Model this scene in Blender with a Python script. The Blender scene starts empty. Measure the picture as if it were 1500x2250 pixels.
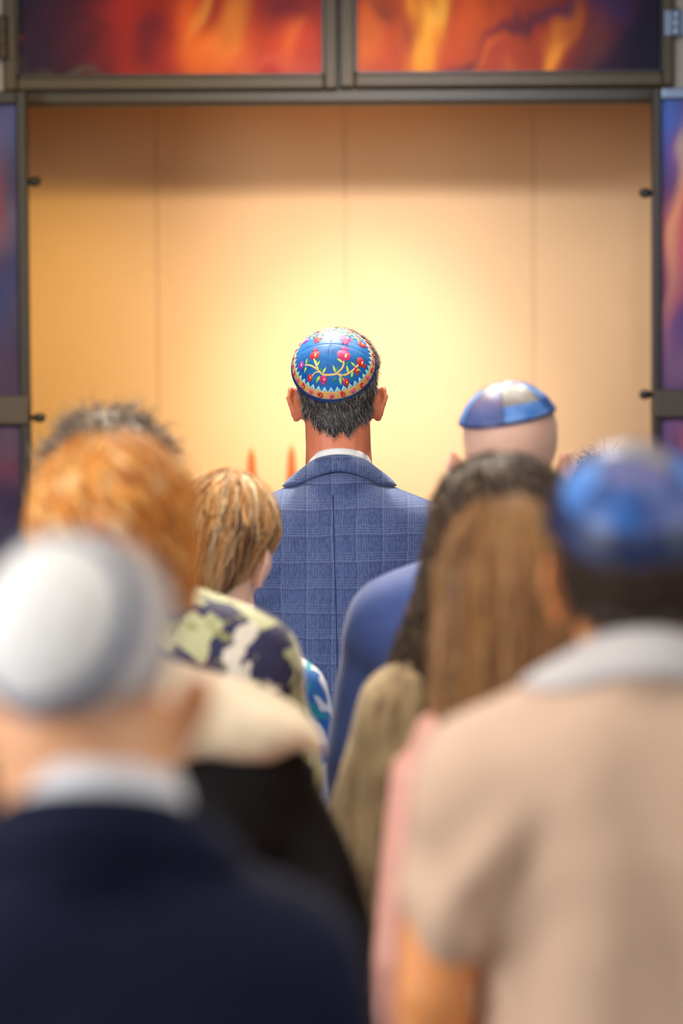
import bpy, math, random
import numpy as np
from mathutils import Vector, Matrix, Euler
from mathutils.bvhtree import BVHTree
random.seed(7); RNG = np.random.default_rng(7)
SC = bpy.context.scene
COL = SC.collection
R = math.radians
# ------------------------------------------------------------ camera
FPX = 85.0 / 24.0 * 1500
CAMZ = 1.75
cam_d = bpy.data.cameras.new('camera'); cam = bpy.data.objects.new('camera', cam_d); COL.objects.link(cam)
cam_d.sensor_fit = 'HORIZONTAL'; cam_d.sensor_width = 24.0; cam_d.lens = 85.0
CM = Matrix.Translation((0, 0, CAMZ)) @ Matrix.Rotation(R(87.0), 4, 'X') @ Matrix.Rotation(R(-0.33), 4, 'Z')
cam.matrix_world = CM
cam_d.dof.use_dof = True; cam_d.dof.focus_distance = 4.92; cam_d.dof.aperture_fstop = 1.45
cam_d.clip_start = 0.05
SC.camera = cam
def ray(px, py):
    return (CM.to_3x3() @ Vector(((px - 750) / FPX, (1125 - py) / FPX, -1.0))).normalized()
def at(px, py, Y):
    d = ray(px, py); return Vector((0, 0, CAMZ)) + d * (Y / d.y)
# ------------------------------------------------------------ world, exposure, lights
SC.view_settings.view_transform = 'Standard'; SC.view_settings.look = 'None'
SC.view_settings.exposure = 0.0; SC.view_settings.gamma = 1.0; SC.view_settings.use_curve_mapping = False
w = bpy.data.worlds.new('world'); SC.world = w; w.use_nodes = True
w.node_tree.nodes['Background'].inputs[0].default_value = (1.0, 0.95, 0.90, 1)
w.node_tree.nodes['Background'].inputs[1].default_value = 0.11
def light(name, kind, loc, target, energy, color, size=0.1, size_y=None, angle=60, blend=0.5):
    l = bpy.data.lights.new(name, kind); o = bpy.data.objects.new(name, l); COL.objects.link(o)
    l.energy = energy; l.color = color
    if kind == 'AREA':
        l.size = size
        if size_y: l.shape = 'RECTANGLE'; l.size_y = size_y
    elif kind == 'SPOT':
        l.spot_size = R(angle); l.spot_blend = blend; l.shadow_soft_size = size
    o.location = loc
    o.rotation_euler = (Vector(target) - Vector(loc)).to_track_quat('-Z', 'Y').to_euler()
    return o
# added area fill for unseen daylight, from both sides and behind the camera
light('daylight_fill', 'AREA', (-3.35, 1.6, 2.3), (0.1, 3.9, 1.3), 205, (0.97, 0.97, 1.0), 2.4, 1.8)
light('daylight_fill', 'AREA', (3.35, 1.2, 2.3), (0.1, 3.9, 1.3), 72, (0.95, 0.96, 1.0), 2.2, 1.8)
light('daylight_fill', 'AREA', (0.0, -2.3, 2.2), (0, 4.0, 1.0), 36, (0.92, 0.95, 1.0), 3.0, 1.6)
# warm ceiling lamps of the hall
light('ceiling_lamp', 'AREA', (0.0, 2.6, 3.5), (0, 2.7, 0), 32, (1.0, 0.92, 0.80), 2.4, 2.4)
light('ceiling_lamp', 'SPOT', (-0.1, 5.95, 3.5), (-.01, 4.9, 1.78), 300, (1.0, 0.95, 0.88), 0.05, angle=16, blend=0.7)
light('ceiling_lamp', 'SPOT', (0.0, 5.6, 3.5), (-.2, 3.6, 1.6), 150, (1.0, 0.93, 0.84), 0.06, angle=70, blend=0.8)
light('ceiling_lamp', 'SPOT', (-0.55, 5.35, 3.5), (-0.15, 4.7, 1.6), 210, (1.0, 0.86, 0.62), 0.06, angle=70, blend=0.8)
light('ceiling_lamp', 'SPOT', (0.75, 5.5, 3.5), (0.3, 4.6, 1.6), 150, (1.0, 0.90, 0.78), 0.06, angle=70, blend=0.8)
# spots high in the hall, aimed through the opening at the niche wall; the lintel cuts their upper edge
light('hall_spot', 'SPOT', (0.25, 1.3, 3.42), (0.07, 7.2, 1.98), 1650, (1.0, 0.95, 0.98), 0.30, angle=15, blend=1.0)
light('hall_spot', 'SPOT', (0.7, 1.3, 3.40), (-.82, 7.2, 1.75), 860, (1.0, 0.72, 0.24), 0.30, angle=20, blend=1.0)
light('hall_spot', 'SPOT', (-.7, 1.3, 3.40), (.85, 7.2, 1.80), 560, (0.74, 0.84, 1.0), 0.30, angle=20, blend=1.0)
# the wall washers in the niche
light('wall_washer', 'SPOT', (0.08, 6.62, 3.12), (0.08, 6.66, 0), 230, (1.0, 0.92, 0.86), 0.07, angle=66, blend=0.75)
light('wall_washer', 'SPOT', (-0.85, 6.62, 3.12), (-0.85, 6.66, 0), 70, (1.0, 0.74, 0.32), 0.07, angle=78, blend=0.9)
light('wall_washer', 'SPOT', (1.0, 6.62, 3.12), (1.0, 6.66, 0), 50, (0.96, 0.90, 0.98), 0.07, angle=78, blend=0.9)
light('niche_lamp', 'AREA', (0.0, 6.75, 3.12), (0, 6.75, 0), 2.5, (1.0, 0.48, 0.14), 0.4, 0.4)

# ------------------------------------------------------------ materials
def mat(name, col, rough=0.6, metal=0.0, spec=0.5, sss=0.0, sheen=0.0, coat=0.0, var=0.0, vscale=20, stretch=(1, 1, 1), bump=0.0, bscale=120, col2=None, attr=None):
    m = bpy.data.materials.new(name); m.use_nodes = True; nt = m.node_tree; b = nt.nodes['Principled BSDF']
    b.inputs['Base Color'].default_value = (*col, 1); b.inputs['Roughness'].default_value = rough
    b.inputs['Metallic'].default_value = metal; b.inputs['Specular IOR Level'].default_value = spec
    if sss: b.inputs['Subsurface Weight'].default_value = sss; b.inputs['Subsurface Radius'].default_value = (1, .35, .2); b.inputs['Subsurface Scale'].default_value = 0.012
    if sheen: b.inputs['Sheen Weight'].default_value = sheen; b.inputs['Sheen Roughness'].default_value = .5
    if coat: b.inputs['Coat Weight'].default_value = coat
    tc = nt.nodes.new('ShaderNodeTexCoord'); mp = nt.nodes.new('ShaderNodeMapping'); mp.inputs['Scale'].default_value = stretch
    nt.links.new(tc.outputs['Object'], mp.inputs[0])
    if attr:
        a = nt.nodes.new('ShaderNodeAttribute'); a.attribute_name = attr; nt.links.new(a.outputs['Color'], b.inputs['Base Color'])
    elif var or col2:
        n = nt.nodes.new('ShaderNodeTexNoise'); n.inputs['Scale'].default_value = vscale; n.inputs['Detail'].default_value = 4
        nt.links.new(mp.outputs[0], n.inputs[0])
        r = nt.nodes.new('ShaderNodeValToRGB')
        r.color_ramp.elements[0].position = 0.32; r.color_ramp.elements[1].position = 0.68
        c2 = col2 if col2 else tuple(min(1, c * (1 + var)) for c in col)
        c1 = col if col2 else tuple(c * (1 - var) for c in col)
        r.color_ramp.elements[0].color = (*c1, 1); r.color_ramp.elements[1].color = (*c2, 1)
        nt.links.new(n.outputs[0], r.inputs[0]); nt.links.new(r.outputs[0], b.inputs['Base Color'])
    if bump:
        n2 = nt.nodes.new('ShaderNodeTexNoise'); n2.inputs['Scale'].default_value = bscale
        nt.links.new(mp.outputs[0], n2.inputs[0]); bp = nt.nodes.new('ShaderNodeBump'); bp.inputs['Strength'].default_value = bump; bp.inputs['Distance'].default_value = 0.002
        nt.links.new(n2.outputs[0], bp.inputs['Height']); nt.links.new(bp.outputs[0], b.inputs['Normal'])
    return m
def s2l(r, g, b):
    f = lambda c: (c / 255 / 12.92) if c / 255 <= .04045 else ((c / 255 + .055) / 1.055) ** 2.4
    return (f(r), f(g), f(b))

def blob_mat(name, base, layers, rough=0.7):
    """fabric print: base colour and layers of (colour, scale, threshold, offset, softness)"""
    m = bpy.data.materials.new(name); m.use_nodes = True; nt = m.node_tree; b = nt.nodes['Principled BSDF']
    b.inputs['Roughness'].default_value = rough; b.inputs['Sheen Weight'].default_value = .15
    tc = nt.nodes.new('ShaderNodeTexCoord'); cur = None
    for (c, sc, th, off, soft) in layers:
        mp = nt.nodes.new('ShaderNodeMapping'); mp.inputs['Location'].default_value = off
        nt.links.new(tc.outputs['Object'], mp.inputs[0])
        n = nt.nodes.new('ShaderNodeTexNoise'); n.inputs['Scale'].default_value = sc; n.inputs['Detail'].default_value = 2; n.inputs['Distortion'].default_value = .6
        nt.links.new(mp.outputs[0], n.inputs[0])
        mr = nt.nodes.new('ShaderNodeMapRange'); mr.inputs[1].default_value = th; mr.inputs[2].default_value = th + soft
        nt.links.new(n.outputs[0], mr.inputs[0])
        mx = nt.nodes.new('ShaderNodeMix'); mx.data_type = 'RGBA'
        nt.links.new(mr.outputs[0], mx.inputs[0])
        if cur is None: mx.inputs[6].default_value = (*base, 1)
        else: nt.links.new(cur, mx.inputs[6])
        mx.inputs[7].default_value = (*c, 1); cur = mx.outputs[2]
    nt.links.new(cur, b.inputs['Base Color'])
    return m

def check_mat():
    """glen check wool: fine weave with groups of thin light and dark lines"""
    m = bpy.data.materials.new('glen_check_wool'); m.use_nodes = True; nt = m.node_tree; N = nt.nodes; L = nt.links; b = N['Principled BSDF']
    b.inputs['Roughness'].default_value = .72; b.inputs['Sheen Weight'].default_value = .35; b.inputs['Sheen Roughness'].default_value = .45
    b.inputs['Sheen Tint'].default_value = (.7, .8, 1, 1)
    tc = N.new('ShaderNodeTexCoord'); sep = N.new('ShaderNodeSeparateXYZ')
    nz = N.new('ShaderNodeTexNoise'); nz.inputs['Scale'].default_value = 5; L.new(tc.outputs['Object'], nz.inputs[0])
    ad = N.new('ShaderNodeVectorMath'); ad.operation = 'MULTIPLY_ADD'; ad.inputs[1].default_value = (.02, .0, .02)
    L.new(nz.outputs['Color'], ad.inputs[0]); L.new(tc.outputs['Object'], ad.inputs[2]); L.new(ad.outputs[0], sep.inputs[0])
    def M(op, a, bb=None, c=None):
        n = N.new('ShaderNodeMath'); n.operation = op
        for i, v in enumerate((a, bb, c)):
            if v is None: continue
            if isinstance(v, (int, float)): n.inputs[i].default_value = v
            else: L.new(v, n.inputs[i])
        return n.outputs[0]
    def group(coord, period, sub, width, lo, hi):
        # thin lines with pitch `sub`, kept only between lo..hi of each period
        ph = M('FRACT', M('DIVIDE', coord, period))
        inband = M('MULTIPLY', M('GREATER_THAN', ph, lo), M('LESS_THAN', ph, hi))
        f = M('FRACT', M('DIVIDE', coord, sub))
        return M('MULTIPLY', inband, M('LESS_THAN', f, width))
    x = M('ADD', sep.outputs[0], 5.0); z = M('ADD', sep.outputs[2], 5.0)
    vx = group(x, .050, .0050, .22, .0, .42); vz = group(z, .052, .0052, .22, .0, .40)
    v1 = group(x, .050, .050, .026, 0, 1); h1 = group(z, .052, .052, .026, 0, 1)
    d1 = group(M('ADD', x, .006), .050, .050, .04, 0, 1); d2 = group(M('ADD', z, .006), .052, .052, .045, 0, 1)
    light_ = M('MAXIMUM', M('MULTIPLY', M('MAXIMUM', vx, vz), .16), M('MULTIPLY', M('MAXIMUM', v1, h1), .28))
    dark_ = M('MAXIMUM', d1, d2)
    wv = N.new('ShaderNodeTexNoise'); wv.inputs['Scale'].default_value = 420; wm = N.new('ShaderNodeMapping'); wm.inputs['Scale'].default_value = (1, 1, .25)
    L.new(tc.outputs['Object'], wm.inputs[0]); L.new(wm.outputs[0], wv.inputs[0])
    r = N.new('ShaderNodeValToRGB'); r.color_ramp.elements[0].position = .35; r.color_ramp.elements[1].position = .65
    r.color_ramp.elements[0].color = (*s2l(54, 71, 118), 1); r.color_ramp.elements[1].color = (*s2l(80, 97, 143), 1)
    L.new(wv.outputs[0], r.inputs[0])
    a = N.new('ShaderNodeMix'); a.data_type = 'RGBA'; L.new(light_, a.inputs[0]); L.new(r.outputs[0], a.inputs[6]); a.inputs[7].default_value = (*s2l(165, 180, 215), 1)
    c = N.new('ShaderNodeMix'); c.data_type = 'RGBA'; L.new(M('MULTIPLY', dark_, .32), c.inputs[0]); L.new(a.outputs[2], c.inputs[6]); c.inputs[7].default_value = (*s2l(25, 35, 75), 1)
    L.new(c.outputs[2], b.inputs['Base Color'])
    return m

MAT = {}
MAT['skin_tan'] = mat('skin_tan', s2l(216, 128, 94), .5, sss=.25, var=.10, vscale=30, bump=.3, bscale=300)
MAT['skin_pale'] = mat('skin_pale', s2l(240, 198, 176), .5, sss=.45, var=.08, vscale=25)
MAT['skin_pink'] = mat('skin_pink', s2l(226, 166, 148), .5, sss=.25, var=.06, vscale=25)
MAT['skin_warm'] = mat('skin_warm', s2l(240, 160, 96), .5, sss=.25, var=.06, vscale=25)
MAT['skin_fair'] = mat('skin_fair', s2l(228, 168, 122), .5, sss=.3, var=.06, vscale=25)
MAT['check'] = check_mat()
MAT['blue_suit'] = mat('blue_suit_wool', s2l(62, 88, 158), .75, sheen=.3, var=.08, vscale=40)
MAT['navy_suit'] = mat('navy_suit_wool', s2l(19, 24, 46), .85, spec=.15, sheen=.03, var=.08, vscale=40)
MAT['white'] = mat('white_cotton', (.86, .86, .88), .7)
MAT['cream'] = mat('cream_shawl', s2l(240, 222, 190), .8, var=.06, vscale=14, sheen=.2)
MAT['black'] = mat('black_cloth', s2l(22, 21, 22), .8, spec=.2, sheen=.04, var=.15, vscale=20)
MAT['taupe'] = mat('taupe_knit', s2l(128, 104, 74), .85, col2=s2l(196, 170, 126), vscale=34, stretch=(1.6, 1.6, .22), sheen=.2)
MAT['dress'] = mat('tan_dress', s2l(140, 116, 88), .8, var=.2, vscale=20)
MAT['linen'] = mat('beige_linen', s2l(214, 180, 152), .8, var=.04, vscale=16, sheen=.2)
MAT['trousers'] = mat('dark_trousers', s2l(40, 42, 52), .8)
MAT['shoe'] = mat('black_leather', s2l(22, 20, 20), .35)
MAT['floral'] = blob_mat('navy_floral_print', s2l(38, 36, 78), [(s2l(196, 196, 150), 15, .525, (0, 0, 0), .015), (s2l(232, 222, 205), 12, .57, (3, 1, 7), .02), (s2l(150, 150, 90), 30, .62, (9, 2, 3), .02)])
MAT['bluewhite'] = blob_mat('white_blue_print', (.85, .87, .9), [(s2l(28, 112, 190), 14, .55, (2, 5, 1), .01), (s2l(20, 160, 178), 9, .60, (5, 5, 5), .01)])
def hair_mats(name, cols, rough=.52):
    return [mat(name + '_' + 'abcdefg'[i], s2l(*c), rough, var=.12, vscale=60, stretch=(3, 3, .4), spec=.6) for i, c in enumerate(cols)]
HAIR = {
 'saltpepper': hair_mats('salt_pepper_hair', [(44, 40, 41), (80, 75, 74), (140, 134, 132), (205, 200, 198)]),
 'blonde': hair_mats('blonde_hair', [(96, 62, 32), (190, 130, 66), (226, 172, 100), (240, 214, 170)]),
 'ginger': hair_mats('ginger_hair', [(160, 88, 20), (214, 130, 36), (232, 158, 62), (240, 196, 128)]),
 'brown': hair_mats('dark_brown_hair', [(56, 40, 28), (84, 62, 42), (110, 84, 54), (70, 54, 46)]),
 'lightbrown': hair_mats('light_brown_hair', [(92, 56, 30), (158, 106, 56), (192, 140, 74), (206, 168, 120)]),
 'greybrown': hair_mats('grey_brown_hair', [(110, 92, 76), (150, 130, 108), (176, 156, 134), (90, 74, 62)]),
 'darkbrown': hair_mats('very_dark_hair', [(52, 34, 22), (70, 46, 28), (84, 58, 36), (44, 30, 20)]),
 'white': hair_mats('white_hair', [(196, 184, 176), (214, 204, 198), (230, 224, 220), (180, 168, 160)]),
}

# ------------------------------------------------------------ mesh helpers
def raw(name, V, F, mats=(), mi=None, parent=None, smooth=True):
    me = bpy.data.meshes.new(name); V = np.asarray(V, dtype=np.float32)
    if isinstance(F, np.ndarray) and F.ndim == 2:
        k = F.shape[1]; nF = len(F)
        me.vertices.add(len(V)); me.vertices.foreach_set('co', V.ravel())
        me.loops.add(F.size); me.loops.foreach_set('vertex_index', F.astype(np.int32).ravel())
        me.polygons.add(nF); me.polygons.foreach_set('loop_start', np.arange(0, F.size, k, dtype=np.int32))
        me.update(calc_edges=True)
    else:
        me.from_pydata([tuple(v) for v in V.tolist()], [], [tuple(f) for f in F]); me.update()
    for m in mats: me.materials.append(m)
    if mi is not None: me.polygons.foreach_set('material_index', np.asarray(mi, dtype=np.int32))
    if smooth: me.polygons.foreach_set('use_smooth', np.ones(len(me.polygons), dtype=bool))
    me.update()
    o = bpy.data.objects.new(name, me); COL.objects.link(o)
    if parent is not None: o.parent = parent
    return o
class P:
    """collects closed solids, then builds them as one mesh"""
    def __init__(s): s.V = []; s.F = []; s.n = 0; s.M = []
    def add(s, V, F, m=0):
        s.V.append(np.asarray(V, float)); s.F += [tuple(i + s.n for i in f) for f in F]; s.M += [m] * len(F); s.n += len(V)
    def xf(s, M, start=0):
        M = np.array(M); 
        for i in range(start, len(s.V)): s.V[i] = s.V[i] @ M[:3, :3].T + M[:3, 3]
    def ell(s, c, r, rot=None, seg=24, m=0):
        V = []; n = seg; k = seg // 2
        for i in range(1, k):
            t = math.pi * i / k
            for j in range(n):
                p = 2 * math.pi * j / n; V.append((math.sin(t) * math.cos(p), math.sin(t) * math.sin(p), math.cos(t)))
        V += [(0, 0, 1), (0, 0, -1)]; V = np.array(V) * np.array(r)
        if rot: V = V @ np.array(Euler([R(a) for a in rot]).to_matrix()).T
        V = V + np.array(c); F = []
        for i in range(k - 2):
            for j in range(n):
                a = i * n + j; b_ = i * n + (j + 1) % n; F.append((a, a + n, b_ + n, b_))
        T = (k - 1) * n
        for j in range(n):
            F.append((T, j, (j + 1) % n)); F.append((T + 1, (k - 2) * n + (j + 1) % n, (k - 2) * n + j))
        s.add(V, F, m)
    def tube(s, pts, rad, sc=(1, 1), seg=18, up=(0, 1, 0.01), m=0):
        """rounded tube through pts with radii; sc flattens the section"""
        pts = [Vector(p) for p in pts]; P_ = []; Rr = []
        d0 = (pts[0] - pts[1]).normalized(); d1 = (pts[-1] - pts[-2]).normalized()
        for a in (0.97, .75, .4): P_.append(pts[0] + d0 * rad[0] * a); Rr.append(rad[0] * math.sqrt(1 - a * a))
        P_ += pts; Rr += list(rad)
        for a in (.4, .75, .97): P_.append(pts[-1] + d1 * rad[-1] * a); Rr.append(rad[-1] * math.sqrt(1 - a * a))
        V = []; F = []
        for i, p in enumerate(P_):
            a = P_[max(i - 1, 0)]; b_ = P_[min(i + 1, len(P_) - 1)]; t = (b_ - a).normalized()
            u = t.cross(Vector(up)).normalized(); v = t.cross(u)
            for j in range(seg):
                q = 2 * math.pi * j / seg; V.append(tuple(p + u * Rr[i] * sc[0] * math.cos(q) + v * Rr[i] * sc[1] * math.sin(q)))
        n = len(P_)
        for i in range(n - 1):
            for j in range(seg): a = i * seg + j; b_ = i * seg + (j + 1) % seg; F.append((a, b_, b_ + seg, a + seg))
        F.append(tuple(range(seg - 1, -1, -1))); F.append(tuple((n - 1) * seg + j for j in range(seg)))
        s.add(V, F, m)
    def loft(s, rings, seg=40, m=0):
        """rings (z, cx, cy, a, b, power)"""
        V = []; F = []
        for (z, cx, cy, a, b_, pw) in rings:
            for j in range(seg):
                q = 2 * math.pi * j / seg; c, s_ = math.cos(q), math.sin(q)
                V.append((cx + a * math.copysign(abs(c) ** (2 / pw), c), cy + b_ * math.copysign(abs(s_) ** (2 / pw), s_), z))
        n = len(rings)
        for i in range(n - 1):
            for j in range(seg): a = i * seg + j; b2 = i * seg + (j + 1) % seg; F.append((a, b2, b2 + seg, a + seg))
        F.append(tuple(range(seg - 1, -1, -1))); F.append(tuple((n - 1) * seg + j for j in range(seg)))
        s.add(V, F, m)
    def box(s, x0, x1, y0, y1, z0, z1, m=0):
        V = [(x, y, z) for x in (x0, x1) for y in (y0, y1) for z in (z0, z1)]
        s.add(V, [(0, 1, 3, 2), (4, 6, 7, 5), (0, 4, 5, 1), (2, 3, 7, 6), (0, 2, 6, 4), (1, 5, 7, 3)], m)
    def build(s, name, mats, parent=None, smooth=True, bevel=0):
        V = np.concatenate(s.V); o = raw(name, V, s.F, mats, s.M, parent, smooth)
        if bevel:
            b_ = o.modifiers.new('b', 'BEVEL'); b_.width = bevel; b_.segments = 2
        return o
    def yoke(s, sh, d=0.0, zb=1.16, top=None, fl=1.0):
        """shoulder girdle swept from one shoulder point to the other; d inflates it"""
        k = sh / .185; prof = [(0, 1.470, .112), (.045, 1.463, .114), (.075, 1.447, .116), (.11, 1.430, .114), (.15, 1.413, .108), (.19, 1.397, .096), (.222, 1.378, .080), (.243, 1.350, .064), (.254, 1.310, .050), (.257, 1.27, .03)]
        prof = [(-x, z, h) for (x, z, h) in prof[:0:-1]] + prof; st = len(s.V); rings = []
        for (x, zt, hy) in prof:
            zt += d; zl = zb + (max(0, abs(x) - .19) * 1.6) * fl; rings.append((x * k * (1 + d * .8 / .25), (zt + zl) / 2, -.014, (zt - zl) / 2, hy + d, 2.5))
        s.loft([(a, b, c, e, f, p_) for (a, b, c, e, f, p_) in rings], seg=36)
        v = s.V[st]; s.V[st] = np.stack([v[:, 2], v[:, 1], v[:, 0]], 1); s.F = s.F
    def remesh(s, vox, it=6, fac=.5):
        V = np.concatenate(s.V); o = raw('t', V, s.F)
        md = o.modifiers.new('r', 'REMESH'); md.mode = 'VOXEL'; md.voxel_size = vox
        sm = o.modifiers.new('s', 'SMOOTH'); sm.factor = fac; sm.iterations = it
        dg = bpy.context.evaluated_depsgraph_get(); ev = o.evaluated_get(dg); me = bpy.data.meshes.new_from_object(ev)
        bpy.data.objects.remove(o)
        V = np.empty(len(me.vertices) * 3, np.float32); me.vertices.foreach_get('co', V); V = V.reshape(-1, 3)
        N = np.empty(len(me.vertices) * 3, np.float32); me.vertices.foreach_get('normal', N); N = N.reshape(-1, 3)
        me.name = 'm'
        return me, V, N
def finish(me, V, name, mats, parent=None):
    me.vertices.foreach_set('co', np.asarray(V, np.float32).ravel()); me.name = name
    me.materials.clear()
    for m in mats: me.materials.append(m)
    me.polygons.foreach_set('use_smooth', np.ones(len(me.polygons), dtype=bool)); me.update()
    o = bpy.data.objects.new(name, me); COL.objects.link(o)
    if parent is not None: o.parent = parent
    return o
def bvh_of(me): 
    n = len(me.vertices); V = np.empty(n * 3, np.float32); me.vertices.foreach_get('co', V)
    return BVHTree.FromPolygons(V.reshape(-1, 3).tolist(), [tuple(p.vertices) for p in me.polygons])
def wob(V, k, seed, oct_=4):
    """smooth pseudo-random field of V from summed, warped sines"""
    r = np.random.default_rng(seed); out = np.zeros(len(V)); V = np.asarray(V)
    for i in range(oct_):
        d = r.normal(size=3); d /= np.linalg.norm(d); d2 = r.normal(size=3); d2 /= np.linalg.norm(d2)
        out += np.sin(V @ d * k * (1 + .5 * i) + 1.7 * np.sin(V @ d2 * k * .7 + r.uniform(0, 6)) + r.uniform(0, 6)) / (1 + .4 * i)
    return out / 2.2
def strands(paths, r0, seg=3, flat=1.0):
    """paths (n, k, 3), r0 (n,) -> tapered tubes"""
    n, k, _ = paths.shape
    T = np.gradient(paths, axis=1); T /= np.linalg.norm(T, axis=2, keepdims=True) + 1e-9
    up = np.array([.31, .2, .93]); U = np.cross(T, up); U /= np.linalg.norm(U, axis=2, keepdims=True) + 1e-9; W = np.cross(T, U)
    tt = np.linspace(0, 1, k); prof = np.clip(1 - tt ** 3, .12, 1) * np.clip(.45 + tt * 4, 0, 1)
    rad = r0[:, None] * prof[None, :]
    V = np.empty((n, k, seg, 3))
    for j in range(seg):
        q = 2 * math.pi * j / seg
        V[:, :, j] = paths + U * (rad * math.cos(q))[..., None] + W * (rad * math.sin(q) * flat)[..., None]
    idx = np.arange(n * k * seg).reshape(n, k, seg); F = []
    for j in range(seg):
        j2 = (j + 1) % seg
        F.append(np.stack([idx[:, :-1, j], idx[:, :-1, j2], idx[:, 1:, j2], idx[:, 1:, j]], -1).reshape(n, k - 1, 4))
    F = np.stack(F, 2).reshape(-1, 4)
    return V.reshape(-1, 3), F, (k - 1) * seg
def joinq(parts):
    V = []; F = []; M = []; n = 0
    for (v, f, m) in parts: V.append(v); F.append(f + n); M.append(m); n += len(v)
    return np.concatenate(V), np.concatenate(F), np.concatenate(M)
def prop(o, label=None, cat=None, group=None, kind=None):
    if label: o['label'] = label
    if cat: o['category'] = cat
    if group: o['group'] = group
    if kind: o['kind'] = kind
    return o

# ------------------------------------------------------------ figures
HSEM = (.0765, .098, .0865)          # half axes of the skull
def head_solids(p, hc, hs, turn, ear_out=1.0):
    st = len(p.V)
    p.ell((0, -.004, 0), HSEM, seg=40)
    p.ell((0, .035, -.062), (.060, .060, .090))
    p.ell((0, .052, -.122), (.043, .042, .030))            # chin and jaw
    p.ell((0, .0, -.09), (.063, .062, .055))
    f0 = len(p.V)
    p.ell((0, .084, .012), (.045, .016, .014))             # brow
    p.tube([(0, .088, -.004), (0, .104, -.036), (0, .110, -.048)], [.008, .011, .013])
    ears = []
    for s in (-1, 1):
        p.ell((s * .013, .1, -.052), (.010, .011, .008))
        p.ell((s * .030, .080, -.018), (.013, .014, .012))  # eyeballs under lids
        p.ell((s * .043, .062, -.048), (.02, .022, .022))   # cheeks
        e = ear_out; e0 = len(p.V)   # ear: bowl, rim, lobe
        p.ell((s * (.077 + .006 * e), -.003, -.027), (.0085, .018, .032), rot=(-8, s * 10 * e, -s * 30))
        p.tube([(s * (.077), .012, -.028), (s * (.081 + .004 * e), .006, .0), (s * (.085 + .008 * e), -.014, .004), (s * (.086 + .011 * e), -.024, -.016), (s * (.081 + .007 * e), -.015, -.042), (s * (.077 + .003 * e), -.002, -.058)],
               [.004, .0052, .0056, .0056, .0056, .0072], seg=10)
        for i in range(e0, len(p.V)): p.V[i][:, 2] -= .016
    p.ell((0, .098, -.077), (.022, .010, .006)); p.ell((0, .096, -.087), (.018, .010, .006))  # lips
    for i in range(f0, len(p.V)): p.V[i][:, 2] -= .012
    M = Matrix.Translation(hc) @ Euler([R(a) for a in turn]).to_matrix().to_4x4() @ Matrix.Scale(hs, 4)
    p.xf(M, st)
def hand_solids(p, wr, fw, side, s):
    """wr wrist point, the hand hangs down, palm facing the thigh, fingers curled forward"""
    w = Vector(wr); f = Vector(fw).normalized(); x = Vector((side, 0, 0))
    c = w + Vector((0, .008, -.052)) * s
    p.tube([tuple(w), tuple(c), tuple(c + Vector((0, .01, -.035)) * s)], [.022 * s, .036 * s, .034 * s], sc=(1, .42), up=(1, 0, 0.01))
    for i, (dy, ln) in enumerate(((.027, .070), (.009, .080), (-.009, .074), (-.027, .058))):
        a = c + Vector((0, dy + .008, -.03)) * s; b = a + Vector((-side * .004, dy * .15 + .004, -ln * .48)) * s
        d = b + Vector((-side * .014, .006, -ln * .34)) * s; e = d + Vector((-side * .016, .002, -ln * .16)) * s
        p.tube([tuple(a), tuple(b), tuple(d), tuple(e)], [.0092 * s, .0088 * s, .0080 * s, .0070 * s], seg=10, up=(1, 0, 0.01))
    a = w + Vector((0, .022, -.022)) * s
    p.tube([tuple(a), tuple(a + Vector((-side * .010, .026, -.026)) * s), tuple(a + Vector((-side * .016, .032, -.058)) * s)], [.012 * s, .0105 * s, .0085 * s], seg=10, up=(1, 0, 0.01))

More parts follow.
